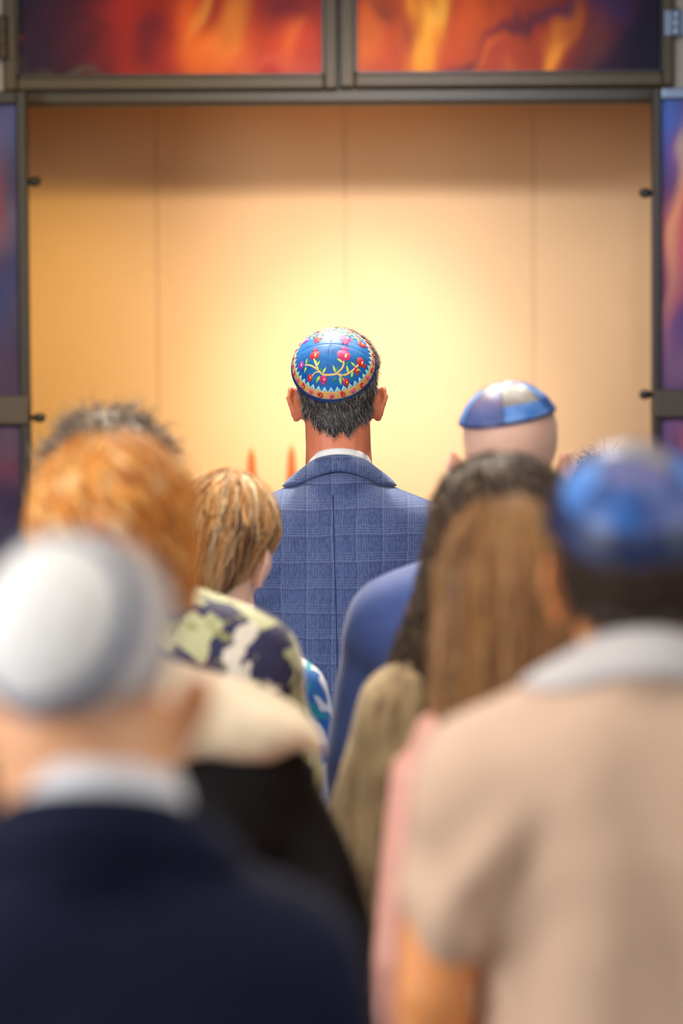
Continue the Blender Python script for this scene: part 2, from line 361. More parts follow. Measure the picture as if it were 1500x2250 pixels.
def person(label, px, py, Y, zb=0.0, hs=1.0, turn=(0, 0, 0), yaw=0, W=1.0, skin='skin_tan', top='check', kind='jacket', bdx=0.0, drop=0.0, ear=1.0,
           sleeve='long', fold=1.0, shw=None, arm=0.0, seed=1, slv=.84, armr=1.0, big=0.0, bottom='trousers', belly=0.0, bys=0.0, neckr=1.0):
    c = at(px, py, Y); root_loc = Vector((c.x, c.y, zb)); hz = c.z - zb
    s = (hz + .085 - drop) / 1.75
    hc = Vector((0, 0, hz))
    sh = .185 * (shw or W)
    def joints(sd):
        return (Vector((sd * sh, -.012, 1.330)), Vector((sd * (sh + .052 + arm), -.03, 1.09)), Vector((sd * (sh + .042 + arm), .06, .85)))
    YM = Matrix.Translation((bdx, bys, 0)) @ Matrix.Rotation(R(yaw), 4, 'Z') @ Matrix.Scale(s, 4)
    # ---- body: one continuous skin surface
    p = P()
    p.loft([(.80, 0, 0, .14 * W, .10, 2.2), (.95, 0, 0, .155 * W, .105, 2.2), (1.08, 0, 0, .135 * W, .095, 2.2), (1.25, 0, 0, .15 * W, .10, 2.2), (1.37, 0, -.005, .155 * W, .095, 2.2), (1.43, 0, -.015, .09, .07, 2), (1.455, 0, -.02, .055, .055, 2)])
    for sd in (-1, 1):
        a, b, d = joints(sd)
        p.tube([(sd * .03, -.03, 1.415), (sd * .10, -.022, 1.385), (sd * sh * .92, -.014, 1.345)], [.038, .034, .038])
        p.tube([tuple(a), tuple((a + b) / 2), tuple(b), tuple(b + (d - b) * .3), tuple(d)], [.046 * armr, .044 * armr, .037 * armr, .039 * armr, .026])
        hand_solids(p, d, (0, 0, -1), sd, 1.0)
        p.tube([(sd * .08, 0, .88), (sd * .09, .01, .68), (sd * .09, .012, .48), (sd * .09, -.012, .34), (sd * .09, -.012, .09)], [.082, .072, .052, .052, .034])
        p.tube([(sd * .092, -.03, .045), (sd * .1, .13, .032)], [.036, .026], sc=(1.2, .8), up=(0, 0, 1))
    p.xf(YM)
    nb = YM @ Vector((0, -.022, 1.43))
    Mh = Matrix.Translation(hc) @ Euler([R(a) for a in turn]).to_matrix().to_4x4() @ Matrix.Scale(hs, 4)
    nt_ = Mh @ Vector((0, -.008, -.065))
    mid = nb.lerp(nt_, .5)
    nr = neckr
    p.tube([tuple(nb), tuple(mid), tuple(nt_)], [.070 * s * nr, .060 * hs * nr, .060 * hs * nr])
    head_solids(p, hc, hs, turn, ear)
    me, V, N = p.remesh(.0052, 3)
    nm = 'person'
    root = finish(me, V, nm, [MAT[skin]])
    root.location = root_loc; prop(root, label, 'person')
    info = dict(root=root, hc=hc, hs=hs, neckr=neckr, Mh=Mh, YM=YM, s=s, sh=sh, bvh=bvh_of(me), loc=root_loc, joints=joints, W=W)
    # ---- top garment
    q = P()
    if kind in ('jacket', 'shirt', 'blouse'):
        g = {'jacket': 1.0, 'shirt': .85, 'blouse': .7}[kind]; ge = .022 * g
        bl = belly
        q.loft([(.76, 0, 0, .172 * W + ge, .125 + ge + bl, 2.3), (.9, 0, 0, .168 * W + ge, .12 + ge + bl, 2.3), (1.08, 0, .0, .152 * W + ge, .112 + ge + bl, 2.3), (1.25, 0, -.004, .165 * W + ge, .112 + ge, 2.3),
                (1.34, 0, -.012, .150 * W + ge, .100 + ge * .7, 2.3)])
        q.yoke(sh, (g - 1) * .012)
        q.ell((0, -.024, 1.44), (.081 * neckr, .094 * neckr ** .5 + .004, .036))
        for sd in (-1, 1):
            a, b, d = joints(sd)
            if sleeve == 'long':
                q.tube([tuple(a), tuple((a + b) / 2), tuple(b), tuple(b + (d - b) * .5), tuple(d + (b - d) * .04)], [.050 + ge * .5, .056 + ge * .4, .048 + ge * .4, .042 + ge * .4, .036 + ge * .3])
            elif sleeve == 'short':
                e = a + (b - a) * slv
                q.tube([tuple(a), tuple((a + b) / 2), tuple(e)], [.050 + ge * .5, .054 + ge * .6, .056 + ge * .8])
            else:
                pass
        q.xf(YM)
        me, V, N = q.remesh(.0085, 16)
        # folds: vertical drapes, diagonal pulls toward the armpits
        Vn = V / s
        z = Vn[:, 2]
        dr = np.clip((1.36 - z) / .3, 0, 1)
        f1 = np.sin(Vn[:, 0] * 62 + 2.2 * np.sin(z * 5 + seed) + wob(Vn, 9, seed) * 2.0)
        f2 = wob(Vn * np.array([1, 1, .45]), 26, seed + 5)
        f3 = np.sin(np.abs(Vn[:, 0]) * 45 + z * 55 + wob(Vn, 14, seed + 3) * 2)
        pit = np.exp(-(((np.abs(Vn[:, 0]) - sh * .88) / .055) ** 2 + ((z - 1.24) / .09) ** 2))
        D = big * (np.sin(Vn[:, 0] * 52 + 1.5 * np.sin(z * 3 + 1) + wob(Vn * np.array([1, 1, .4]), 8, seed + 40) * 1.8) * np.clip((1.40 - z) / .25, 0, 1)) + fold * (.0032 * f1 * dr + .0035 * f2 * (.3 + dr) + .0045 * f3 * pit)
        V = V + N * D[:, None]
        info['top'] = finish(me, V, {'jacket': 'jacket', 'shirt': 'shirt', 'blouse': 'blouse'}[kind], [MAT[top]], root)
        info['topbvh'] = bvh_of(info['top'].data)
    elif kind == 'dress':
        q.loft([(.50, 0, 0, .17, .13, 2.2), (.9, 0, 0, .175 * W, .13, 2.2), (1.08, 0, 0, .145 * W, .11, 2.2), (1.25, 0, -.004, .158 * W, .115, 2.2), (1.34, 0, -.012, .140 * W, .10, 2.2), (1.40, 0, -.02, .09 * W, .07, 2)])
        q.xf(YM); me, V, N = q.remesh(.0085, 8)
        D = .006 * np.sin(np.arctan2(V[:, 1], V[:, 0]) * 18 + wob(V, 8, seed) * 2) * np.clip((1.0 * s - V[:, 2]) / .3, 0, 1) + .002 * wob(V, 30, seed)
        info['top'] = finish(me, V + N * D[:, None], 'dress', [MAT[top]], root); info['topbvh'] = bvh_of(info['top'].data)
    # ---- trousers and shoes
    q = P()
    if kind != 'dress':
        q.loft([(.74, 0, 0, .168 * W, .118, 2.3), (.9, 0, 0, .165 * W, .118, 2.3), (1.0, 0, 0, .150 * W, .108, 2.3)])
        for sd in (-1, 1):
            q.tube([(sd * .083, 0, .86), (sd * .092, .006, .5), (sd * .094, -.01, .10)], [.094, .074, .062])
        q.xf(YM); me, V, N = q.remesh(.012, 6)
        V = V + N * (.003 * wob(V, 25, seed + 9))[:, None]
        finish(me, V, 'trousers', [MAT[bottom]], root)
    for sd in (-1, 1):
        q = P(); q.tube([(sd * .092, -.035, .048), (sd * .096, .05, .044), (sd * .1, .15, .036)], [.047, .046, .036], sc=(1.0, .85), up=(0, 0, 1))
        q.box(sd * .096 - .042, sd * .096 + .042, -.078, .17, .001, .018)
        q.xf(YM); me, V, N = q.remesh(.007, 4)
        V[:, 2] = np.maximum(V[:, 2], .0005)
        finish(me, V, 'shoe', [MAT['shoe']], root)
    return info

def band(I, name, m, upper, lower, parent, bulge=.004, th=.003, amax=125, n=64, rows=7, gap=.004, hug=True, flip=False):
    """collar-like strip round the neck: upper(ang)->pt, lower(ang)->pt (garment frame), lower hugs the garment"""
    V = []; F = []
    for i in range(n + 1):
        a = R(-amax + 2 * amax * i / n); U = I['YM'] @ Vector(upper(a)); Lw = I['YM'] @ Vector(lower(a))
        if hug:
            h = I['topbvh'].find_nearest(Lw)
            if h[0] is not None: Lw = h[0] + h[1] * gap
        out = Vector((math.sin(a), -math.cos(a), .5)).normalized()
        for k in range(rows):
            t = k / (rows - 1); p = U.lerp(Lw, t) + out * bulge * math.sin(math.pi * t); V.append(tuple(p))
    for i in range(n):
        for k in range(rows - 1): a = i * rows + k; F.append((a, a + rows, a + rows + 1, a + 1))
    o = raw(name, V, F, [m], None, parent)
    sd = o.modifiers.new('t', 'SOLIDIFY'); sd.thickness = th; sd.offset = 1
    return o
def collars(I, shirt_m, coat_m, top=1.492, low=1.458, up=.008):
    nk = max(1, 1 + (I['neckr'] - 1.06) * 1.0)
    ua = lambda r, z, fz: (lambda a: (r * math.sin(a) * 1.0, -.022 - r * .98 * math.cos(a), z - fz * (1 - math.cos(a)) ))
    par = I['top']
    if shirt_m:
        band(I, 'shirt_collar', shirt_m, ua(.0665 * nk, top + up, .030), ua(.074 * nk, top - .03, .026), I['root'], bulge=.002, amax=170, hug=False, th=.004)
    if coat_m:
        def lowf(a):
            r = .088 * nk + .034 * abs(math.sin(a)) ** 1.5
            return (r * math.sin(a), -.022 - r * .95 * math.cos(a), low - .030 * (1 - math.cos(a)))
        band(I, 'collar', coat_m, ua(.0745 * nk, top, .036), lowf, par, bulge=.006, amax=128, th=.004, gap=.005)

def hair_shell(I, mats, mask, thick, n=9000, length=.02, comb=(0, 0, -1), r=.00035, out=.5, weights=None, seed=3, cover=None, curl=0.0, shell_mat=0, k=5, name='hair', seg=3, scatter=.25, freq=2.0):
    """close-cut hair: a shell over the scalp with individual hairs on it; mask(local head unit dir, local pos)->0..1"""
    rg = np.random.default_rng(seed); hc = I['hc']; B = I['bvh']; Mi = I['Mh'].inverted(); nu, nv = 112, 72
    V = np.zeros((nv + 1, nu, 3))
    for i in range(nv + 1):
        th = math.pi * (.005 + .99 * i / nv)
        for j in range(nu):
            nn_ = None; ph = 2 * math.pi * j / nu; d = Vector((math.sin(th) * math.sin(ph), -math.sin(th) * math.cos(ph), math.cos(th)))
            h = B.ray_cast(hc, d); r_ = h[3] if h[0] is not None else .09
            r_ = min(r_, .165)
            p = hc + d * r_; mk = mask(d, Mi @ p); tk = thick
            if mk <= 0: r_ = min(r_, .076 * I['hs'])
            if cover and d.dot(cover[0]) > math.cos(R(cover[1])): tk = min(thick, .001)
            nn_ = h[1] if (h[0] is not None and h[1].dot(d) > 0) else d; V[i, j] = hc + d * r_ + nn_ * (mk * tk - (1 - mk) * .006)
    Vf = V.reshape(-1, 3); idx = np.arange((nv + 1) * nu).reshape(nv + 1, nu)
    a = idx[:-1]; b = idx[1:]; F = np.stack([a, b, np.roll(b, -1, 1), np.roll(a, -1, 1)], -1).reshape(-1, 4)
    M = np.full(len(F), shell_mat); parts = [(Vf, F, M)]
    roots = []; dirs = []; tries = 0
    while len(roots) < n and tries < n * 6:
        tries += 1; v = rg.normal(size=3); v /= np.linalg.norm(v); d = Vector(v)
        h = B.ray_cast(hc, d)
        if h[0] is None or h[3] > .165: continue
        mk = mask(d, Mi @ h[0])
        if cover and d.dot(cover[0]) > math.cos(R(cover[1])): continue
        if mk < .15 + rg.uniform(0, .5): continue
        nn_ = h[1] if h[1].dot(d) > 0 else d; roots.append(h[0] + nn_ * (mk * thick * .6)); dirs.append((nn_, nn_, mk))
    m_ = len(roots); Pp = np.zeros((m_, k, 3)); cb = comb
    wts = weights or [1] * len(mats); wts = np.array(wts) / sum(wts)
    for i, (p, (d, nn, mk)) in enumerate(zip(roots, dirs)):
        cc = comb(d) if callable(comb) else comb
        cc = Vector(cc); cc = (cc - d * cc.dot(d)); 
        if cc.length > 1e-4: cc.normalize()
        cc = (cc + Vector(rg.normal(size=3)) * scatter).normalized()
        L = length * rg.uniform(.7, 1.25) * (.35 + .65 * mk)
        tn = d.cross(cc).normalized(); phs = rg.uniform(0, 6.28)
        for q in range(k):
            t = q / (k - 1)
            pos = p + (d * out * t * (1 - .5 * t) + cc * t) * L
            if curl:
                w_ = freq * 6.283 * t + phs; pos += (tn * math.cos(w_) + d * math.sin(w_)) * curl * (.3 + .7 * t)
            Pp[i, q] = pos
    sv, sf, per = strands(Pp, np.full(m_, r) * rg.uniform(.7, 1.3, m_), seg=seg)
    mi = np.repeat(rg.choice(len(mats), m_, p=wts), per); parts.append((sv, sf, mi))
    V, F, M = joinq(parts)
    return raw(name, V, F, mats, M, I['root'])

def hair_locks(I, mats, n, ax, ay, az, zend, flare=1.0, wave=.006, wl=.06, r=.005, gap=105, base=True, cy=-.012, cz=.004, seed=5, curl=False, weights=None, k=22, cx_drift=(0, 0), topz=0, under=None, hang=None, sub=40, th0=.04, name='hair', short_front=True, dark_low=False, rj=.004):
    """long or full hair: overlapping locks falling from the crown over a filled volume"""
    rg = np.random.default_rng(seed); hc = I['hc'] + Vector((0, cy, cz)); Mr = I['Mh'].to_3x3().normalized(); Pp = np.zeros((n, k, 3)); rad = np.zeros(n); mi = np.zeros(n, int)
    wts = np.array(weights or [1] * len(mats), float); wts /= wts.sum()
    for i in range(n):
        ph = R(rg.uniform(-gap, gap)); t0 = rg.uniform(th0, 1.25)
        ze = zend(ph) * rg.uniform(.9, 1.06); lay = rg.uniform(-.5, 1) * rj
        wv = rg.uniform(0, 6.28); arc = (math.pi / 2 - t0) * az; hangl = max(.02, -ze); tot = arc + hangl
        cs = rg.uniform(.7, 1.3)
        for q in range(k):
            u = q / (k - 1) * tot
            if u < arc:
                th = t0 + u / az; loc = np.array([(ax + lay) * math.sin(th) * math.sin(ph), -(ay + lay) * math.sin(th) * math.cos(ph), (az + lay) * math.cos(th)])
            else:
                dz = u - arc; f = dz / hangl; kx = 1 + (flare - 1) * f
                loc = np.array([(ax + lay) * kx * math.sin(ph), -(ay + lay) * (1 + (flare - 1) * .5 * f) * math.cos(ph), -dz])
                if hang: loc = np.array(hang(loc, f, ph))
                loc[0] += cx_drift[0] * f * f; loc[1] += cx_drift[1] * f * f
            am = wave * min(1, u / .05) * cs; w_ = 2 * math.pi * u / wl + wv
            tx = np.array([math.cos(ph), math.sin(ph), 0]); rx = np.array([math.sin(ph), -math.cos(ph), .2])
            loc = loc + tx * am * math.sin(w_) + rx * (am * math.cos(w_) if curl else am * .4 * math.cos(w_ * .7))
            Pp[i, q] = loc
        rad[i] = r * rg.uniform(.6, 1.3); mi[i] = rg.choice(len(mats), p=wts)
        if dark_low and (t0 > .95): mi[i] = 0
    Mn = np.array(Mr)
    Pp = Pp @ Mn.T + np.array(hc)
    sv, sf, per = strands(Pp, rad, seg=6, flat=.8); parts = [(sv, sf, np.repeat(mi, per))]
    # finer hairs over the locks
    ns = n * sub // 10
    sel = rg.integers(0, n, ns); off = rg.normal(size=(ns, 1, 3)) * r * .8; tw = rg.normal(size=(ns, 1, 3)) * r * .5 * np.linspace(0, 1, k)[None, :, None]
    Pf = Pp[sel] + off + tw; fv, ff, per2 = strands(Pf, np.full(ns, r * .16), seg=3)
    parts.append((fv, ff, np.repeat(rg.choice(len(mats), ns, p=wts), per2)))
    V, F, M = joinq(parts)
    if base:
        b = P(); b.ell((0, 0, 0), (ax - .006, ay - .006, az - .004), seg=40)
        zz = [zend(R(a)) for a in (0, 60, -60)]; zl = -zz[0]
        h = lambda x, y, z, f: tuple(np.array(hang(np.array([x, y, z]), f, 0)) + np.array([cx_drift[0] * f * f, cx_drift[1] * f * f, 0])) if hang else (x + cx_drift[0] * f * f, y + cx_drift[1] * f * f, z)
        for xx in (-.6, -.2, .2, .6):
            pts = []; rr = []
            for q in range(6):
                f = q / 5; pts.append(h(xx * ax * (1 + (flare - 1) * f), -ay * (.70 - .35 * abs(xx)), -zl * .85 * f, f)); rr.append(max(.012, (ax * .40) * (1 - .45 * f)))
            b.tube(pts, rr, seg=14)
        b.xf(np.array(Matrix.Translation(hc) @ Mr.to_4x4()))
        me, BV, BN = b.remesh(.007, 6)
        ang = np.arctan2(BV[:, 0] - hc.x, -(BV[:, 1] - hc.y)); BV = BV + BN * (.0018 * np.sin(ang * 34 + wob(BV, 20, seed)))[:, None]
        lp = np.array([tuple(pp.vertices) for pp in me.polygons if len(pp.vertices) == 4]); bpy.data.meshes.remove(me)
        V, F, M = joinq([(V, F, M), (BV, lp, np.full(len(lp), 0))])
    return raw(name, V, F, mats, M, I['root'])

def kippah_frame(I, e, az, roll, sem, off=(0, 0, 0)):
    """axis frame of a skullcap on the head: e elevation, az azimuth toward +x, seen from behind"""
    c = I['hc'] + Vector(off)
    a = Vector((math.cos(R(e)) * math.sin(R(az)), -math.cos(R(e)) * math.cos(R(az)), math.sin(R(e))))
    dn = Vector((0, 0, -1)); dn = (dn - a * dn.dot(a)).normalized(); rt = dn.cross(a).normalized()   # dn: toward the nape, rt: right
    q = Matrix.Rotation(R(roll), 3, a); dn = q @ dn; rt = q @ rt
    if rt.x < 0: rt = -rt
    return c, a, dn, rt, Vector(sem)
def kp(K, alpha, beta, off=0.0):
    """point on the cap: alpha from the crown (deg), beta round it from the nape seam toward the right"""
    c, a, dn, rt, sem = K; A = R(alpha); B = R(beta)
    d = a * math.cos(A) + (dn * math.cos(B) + rt * math.sin(B)) * math.sin(A)
    k = 1 / math.sqrt((d.x / sem.x) ** 2 + (d.y / sem.y) ** 2 + (d.z / sem.z) ** 2)
    n = Vector((d.x / sem.x ** 2, d.y / sem.y ** 2, d.z / sem.z ** 2)).normalized()
    return c + d * k + n * off
def cap_mesh(K, alim, mats, pick, parent, name='kippah', th=.0025, seams=4, na=30, nb=96, a0=0.0, off=0.0, seamdepth=.0007, sphase=0, puck=0.0):
    V = []; F = []; M = []
    for i in range(na + 1):
        al = a0 + (alim - a0) * i / na
        for j in range(nb):
            be = 360 * j / nb; o_ = off
            if seams:
                dd = ((be - sphase + 180 / seams) % (360 / seams)) - 180 / seams
                o_ -= seamdepth * math.exp(-(dd * math.sin(R(max(al, 3))) / 1.0) ** 2)
            if puck: o_ += puck * (math.sin(R(be * 3) + al * .12) + math.sin(R(be * 5 + 40) - al * .21)) * .5 * (al / alim)
            V.append(tuple(kp(K, max(al, .02), be, o_)))
    for i in range(na):
        for j in range(nb):
            j2 = (j + 1) % nb; F.append((i * nb + j, (i + 1) * nb + j, (i + 1) * nb + j2, i * nb + j2)); M.append(pick((i + .5) / na, 360 * (j + .5) / nb))
    o = raw(name, V, F, mats, M, parent); s_ = o.modifiers.new('t', 'SOLIDIFY'); s_.thickness = th; s_.offset = 0
    return o

# ------------------------------------------------------------ the setting
FY = 6.30; WY = 7.20; PZ = 0.17
def XZ(px, py, Y): v = at(px, py, Y); return v.x, v.z
def simple(name, boxes, m, parent=None, kind=None, bevel=0.0):
    p = P()
    for b in boxes: p.box(*b)
    o = p.build(name, [m], parent, smooth=False, bevel=bevel)
    if kind: o['kind'] = kind
    return o
M_wall = mat('cream_panel_paint', s2l(224, 181, 130), .65, var=.02, vscale=3)
M_niche = mat('niche_side_wood', s2l(120, 78, 44), .7, var=.1, vscale=8, stretch=(4, 4, .5))
M_plaster = mat('grey_plaster', s2l(150, 142, 132), .8, var=.04, vscale=6)
M_ceil = mat('ceiling_paint', s2l(205, 196, 184), .9)
M_floor = mat('carpet', s2l(88, 74, 62), .95, var=.15, vscale=60)
M_bronze = mat('bronze_frame', s2l(68, 58, 42), .55, metal=.3, var=.08, vscale=30, stretch=(1, 1, 6))
M_dark = mat('dark_bronze', s2l(38, 33, 30), .45, metal=.3)
M_lint = mat('olive_lintel', s2l(46, 40, 28), .5, metal=.2)
M_steel = mat('blued_steel', s2l(112, 128, 150), .35, metal=.6)
M_knob = mat('black_knob', s2l(18, 16, 18), .4)
M_bar = mat('grey_brown_bar', s2l(68, 58, 50), .5, metal=.2)
simple('floor', [(-3.6, 3.6, -2.6, 7.4, -.1, 0)], M_floor, kind='structure')
simple('platform', [(-3.4, 3.4, 4.68, 7.2, 0, PZ)], mat('platform_wood', s2l(120, 86, 54), .5, var=.15, vscale=8, stretch=(.3, 4, 4)), kind='structure', bevel=.006)['kind'] = 'structure'
simple('ceiling', [(-3.6, 3.6, -2.6, FY + .15, 3.6, 3.7)], M_ceil, kind='structure')
simple('wall_left', [(-3.7, -3.5, -2.6, 7.4, 0, 3.6)], M_plaster, kind='structure')
simple('wall_right', [(3.5, 3.7, -2.6, 7.4, 0, 3.6)], M_plaster, kind='structure')
# panelled back wall of the niche
xs = [XZ(p, 500, WY)[0] for p in (345, 758, 1172)]; pw = (xs[2] - xs[0]) / 2; b = []
for k in range(-3, 4):
    x0 = xs[1] + k * pw; b.append((x0 + .001, x0 + pw - .001, WY, WY + .02, PZ, 3.2))
o = simple('wall_back', b + [(-2.1, 2.1, WY + .018, WY + .1, PZ, 3.2)], M_wall, kind='structure', bevel=.0006)
simple('wall_niche_left', [(-1.60, -1.50, FY + .1, WY, PZ, 3.2)], M_niche, kind='structure')
simple('wall_niche_right', [(1.50, 1.60, FY + .1, WY, PZ, 3.2)], M_niche, kind='structure')
simple('ceiling_niche', [(-1.6, 1.6, FY + .1, WY + .1, 3.2, 3.3)], M_niche, kind='structure')
xl = XZ(4, 60, FY)[0]; xr = XZ(1484, 60, FY)[0]
simple('wall_front', [(-3.5, xl - .42, FY + .02, FY + .14, PZ, 3.6), (xr + .42, 3.5, FY + .02, FY + .14, PZ, 3.6), (xl - .42, xl, FY + .02, FY + .14, 2.47, 3.6), (xr, xr + .42, FY + .02, FY + .14, 2.47, 3.6), (xl, xr, FY + .02, FY + .14, 3.35, 3.6)], M_plaster, kind='structure')
zt = XZ(750, 203, FY)[1]; z220 = XZ(750, 220, FY)[1]
simple('trim_1', [(xl - .4, xr + .4, FY + .03, FY + .12, z220, zt + .012)], M_lint, kind='structure', bevel=.003)
simple('trim_2', [(xl - .4, xr + .4, FY + .06, FY + .11, z220 - .004, z220 + .006)], M_dark, kind='structure')

simple('trim_3', [(XZ(736, 60, FY)[0], XZ(750, 60, FY)[0], FY + .05, FY + .12, z220, 3.35)], M_dark, kind='structure')  # dark post added behind the panel gap to block the niche light
# printed flame artwork: colours of the print itself, laid over the pane
def art_color(PX, PY, base, blobs, seed):
    n1 = wob(np.stack([PX * .010, PY * .006, PX * 0], 1), 1.6, seed, 6); n2 = wob(np.stack([PX * .03, PY * .014, PX * 0], 1), 1.5, seed + 1, 6)
    X = PX + 26 * n1 + 10 * n2; Y = PY + 22 * n2 + 10 * n1
    C = np.tile(np.array(s2l(*base)), (len(PX), 1))
    for (cx, cy, sx, sy, rot, col, wt) in blobs:
        c, s_ = math.cos(R(rot)), math.sin(R(rot)); u = (X - cx) * c + (Y - cy) * s_; v = -(X - cx) * s_ + (Y - cy) * c
        g = np.clip(wt * np.exp(-((u / sx) ** 2 + (v / sy) ** 2) ** 1.2), 0, 1)[:, None]
        C = C * (1 - g) + np.array(s2l(*col)) * g
    C *= 1.1 * (1 + .16 * n2)[:, None]
    return np.clip(C, 0, 1)
M_art = mat('printed_glass', (.5, .5, .5), .5, attr='art', spec=.15)
def art_pane(name, x0, x1, z0, z1, Y, base, blobs, seed, parent, nx=150, nz=90):
    V = []; F = []
    gx = np.linspace(x0, x1, nx); gz = np.linspace(z0, z1, nz)
    for yy in (Y, Y + .012):
        for z in gz:
            for x in gx: V.append((x, yy, z))
    n0 = nx * nz
    for i in range(nz - 1):
        for j in range(nx - 1):
            a = i * nx + j; F.append((a, a + 1, a + nx + 1, a + nx)); F.append((n0 + a, n0 + a + nx, n0 + a + nx + 1, n0 + a + 1))
    rim = [j for j in range(nx)] + [i * nx + nx - 1 for i in range(1, nz)] + [(nz - 1) * nx + j for j in range(nx - 2, -1, -1)] + [i * nx for i in range(nz - 2, 0, -1)]
    for a, b_ in zip(rim, rim[1:] + rim[:1]): F.append((a, a + n0, b_ + n0, b_))
    V = np.array(V); o = raw(name, V, F, [M_art], None, parent, False)
    inv = CM.inverted(); px = []; py = []
    k = Y / FPX
    # print coordinates: fixed to the pane, one unit a little over a millimetre
    PX = 750 + V[:, 0] / k + 0; PY = (XZ(750, 0, Y)[1] - V[:, 2]) / k
    C = art_color(PX, PY, base, blobs, seed)
    at_ = o.data.color_attributes.new('art', 'FLOAT_COLOR', 'POINT'); at_.data.foreach_set('color', np.concatenate([C, np.ones((len(C), 1))], 1).astype(np.float32).ravel())
    return o
def empty(name, loc, label, cat, group=None):
    o = bpy.data.objects.new(name, None); COL.objects.link(o); o.location = loc; o.empty_display_size = .1
    return prop(o, label, cat, group)
def framed(name, label, fx0, fx1, ix0, ix1, fz0, iz0, iz1, fz1, Y, base, blobs, seed, cat='art panel'):
    r_ = empty(name, (0, 0, 0), label, cat, 'flame artwork panels')
    st = .045
    for (nm, b_) in (('stile', (fx0, ix0, Y, Y + st, fz0, fz1)), ('stile', (ix1, fx1, Y, Y + st, fz0, fz1)), ('bottom_rail', (ix0, ix1, Y + .001, Y + st, fz0, iz0)), ('top_rail', (ix0, ix1, Y + .001, Y + st, iz1, fz1))):
        simple(nm, [b_], M_bronze, r_, bevel=.006)
    simple('glazing_bead', [(ix0, ix1, Y + .006, Y + .03, iz0, iz0 + .006), (ix0, ix0 + .006, Y + .006, Y + .03, iz0, iz1), (ix1 - .006, ix1, Y + .006, Y + .03, iz0, iz1)], M_dark, r_)
    art_pane('pane', ix0, ix1, iz0, iz1, Y + .02, base, blobs, seed, r_)
    return r_
X_ = lambda p, y=100: XZ(p, y, FY)[0]
Z_ = lambda p, x=750: XZ(x, p, FY)[1]
top_o = 3.34; top_i = 3.31
BL = [(310, 60, 60, 120, 0, (186, 40, 26), 1.0), (520, 60, 260, 190, 0, (150, 34, 22), 1.3), (330, 90, 60, 70, 20, (130, 26, 30), .9), (345, 70, 40, 55, 0, (96, 18, 34), .8), (440, 60, 34, 110, -14, (204, 82, 26), .9), (500, 120, 70, 60, 0, (214, 104, 30), .9),
      (545, 40, 26, 110, 10, (206, 120, 40), .8), (470, 30, 14, 60, 20, (232, 150, 60), .6), (640, 20, 45, 40, 0, (90, 14, 32), .9), (640, 100, 70, 60, 0, (186, 62, 24), .8), (620, 150, 90, 16, 0, (176, 70, 50), .6), (660, 90, 14, 60, 12, (210, 96, 36), .6),
      (150, 156, 95, 13, 0, (70, 72, 56), .9), (60, 92, 6, 6, 0, (160, 54, 20), 1), (200, 50, 50, 18, 20, (60, 12, 30), .7), (330, -60, 80, 60, 0, (150, 40, 24), .8)]
BR = [(960, 50, 240, 190, 0, (168, 58, 20), 1.3), (1180, 90, 120, 80, -30, (150, 50, 22), 1.0), (820, 90, 40, 90, 20, (200, 96, 26), .7), (935, 70, 26, 130, 14, (222, 140, 30), 1.0), (960, 10, 14, 80, 22, (236, 170, 60), .7), (1040, 50, 60, 90, 20, (190, 74, 20), .8),
      (860, 20, 40, 26, 40, (120, 44, 24), .7), (1150, 50, 95, 18, -24, (82, 28, 44), .9), (1240, 16, 60, 16, -24, (70, 30, 60), .8), (1205, 110, 85, 24, -52, (218, 130, 34), 1.0), (1250, 60, 40, 18, -40, (160, 70, 30), .8), (1020, 140, 60, 16, -20, (60, 18, 34), .8), (1080, 120, 40, 12, -30, (200, 90, 30), .7),
      (1340, 20, 34, 50, 10, (46, 30, 74), .8), (1310, 100, 34, 60, 10, (92, 44, 44), .8), (1420, 90, 46, 130, 20, (18, 12, 34), 1.2)]
framed('flame_art_panel', 'upper left bronze-framed glass panel with red and orange flames on dark violet', X_(7), X_(741), X_(36), X_(712), Z_(197, 380), Z_(167, 380), top_i, top_o, FY, (24, 12, 40), BL, 11)
framed('flame_art_panel', 'upper right bronze-framed glass panel with yellow and orange flames streaking to the right', X_(746), X_(1481), X_(779), X_(1457), Z_(190, 1100), Z_(160, 1100), top_i, top_o, FY, (20, 12, 40), BR, 23)
def hinge(x, z0, z1, label, m):
    p = P(); n = 3; h = (z1 - z0) / n
    for i in range(n): p.tube([(x, FY - .012, z0 + i * h + .004), (x, FY - .012, z0 + (i + 1) * h - .004)], [.011, .011], seg=16, up=(0, 1, .01))
    r_ = p.build('hinge', [m]); prop(r_, label, 'hinge')
    simple('hinge_leaf', [(x - .03, x + .03, FY - .006, FY - .001, z0, z1)], m, r_)
hinge(X_(1484), Z_(82), Z_(28), 'blue-grey steel barrel hinge beside the upper right flame panel', M_steel)
hinge(X_(8), Z_(125), Z_(35), 'bronze barrel hinge beside the upper left flame panel', M_bronze)
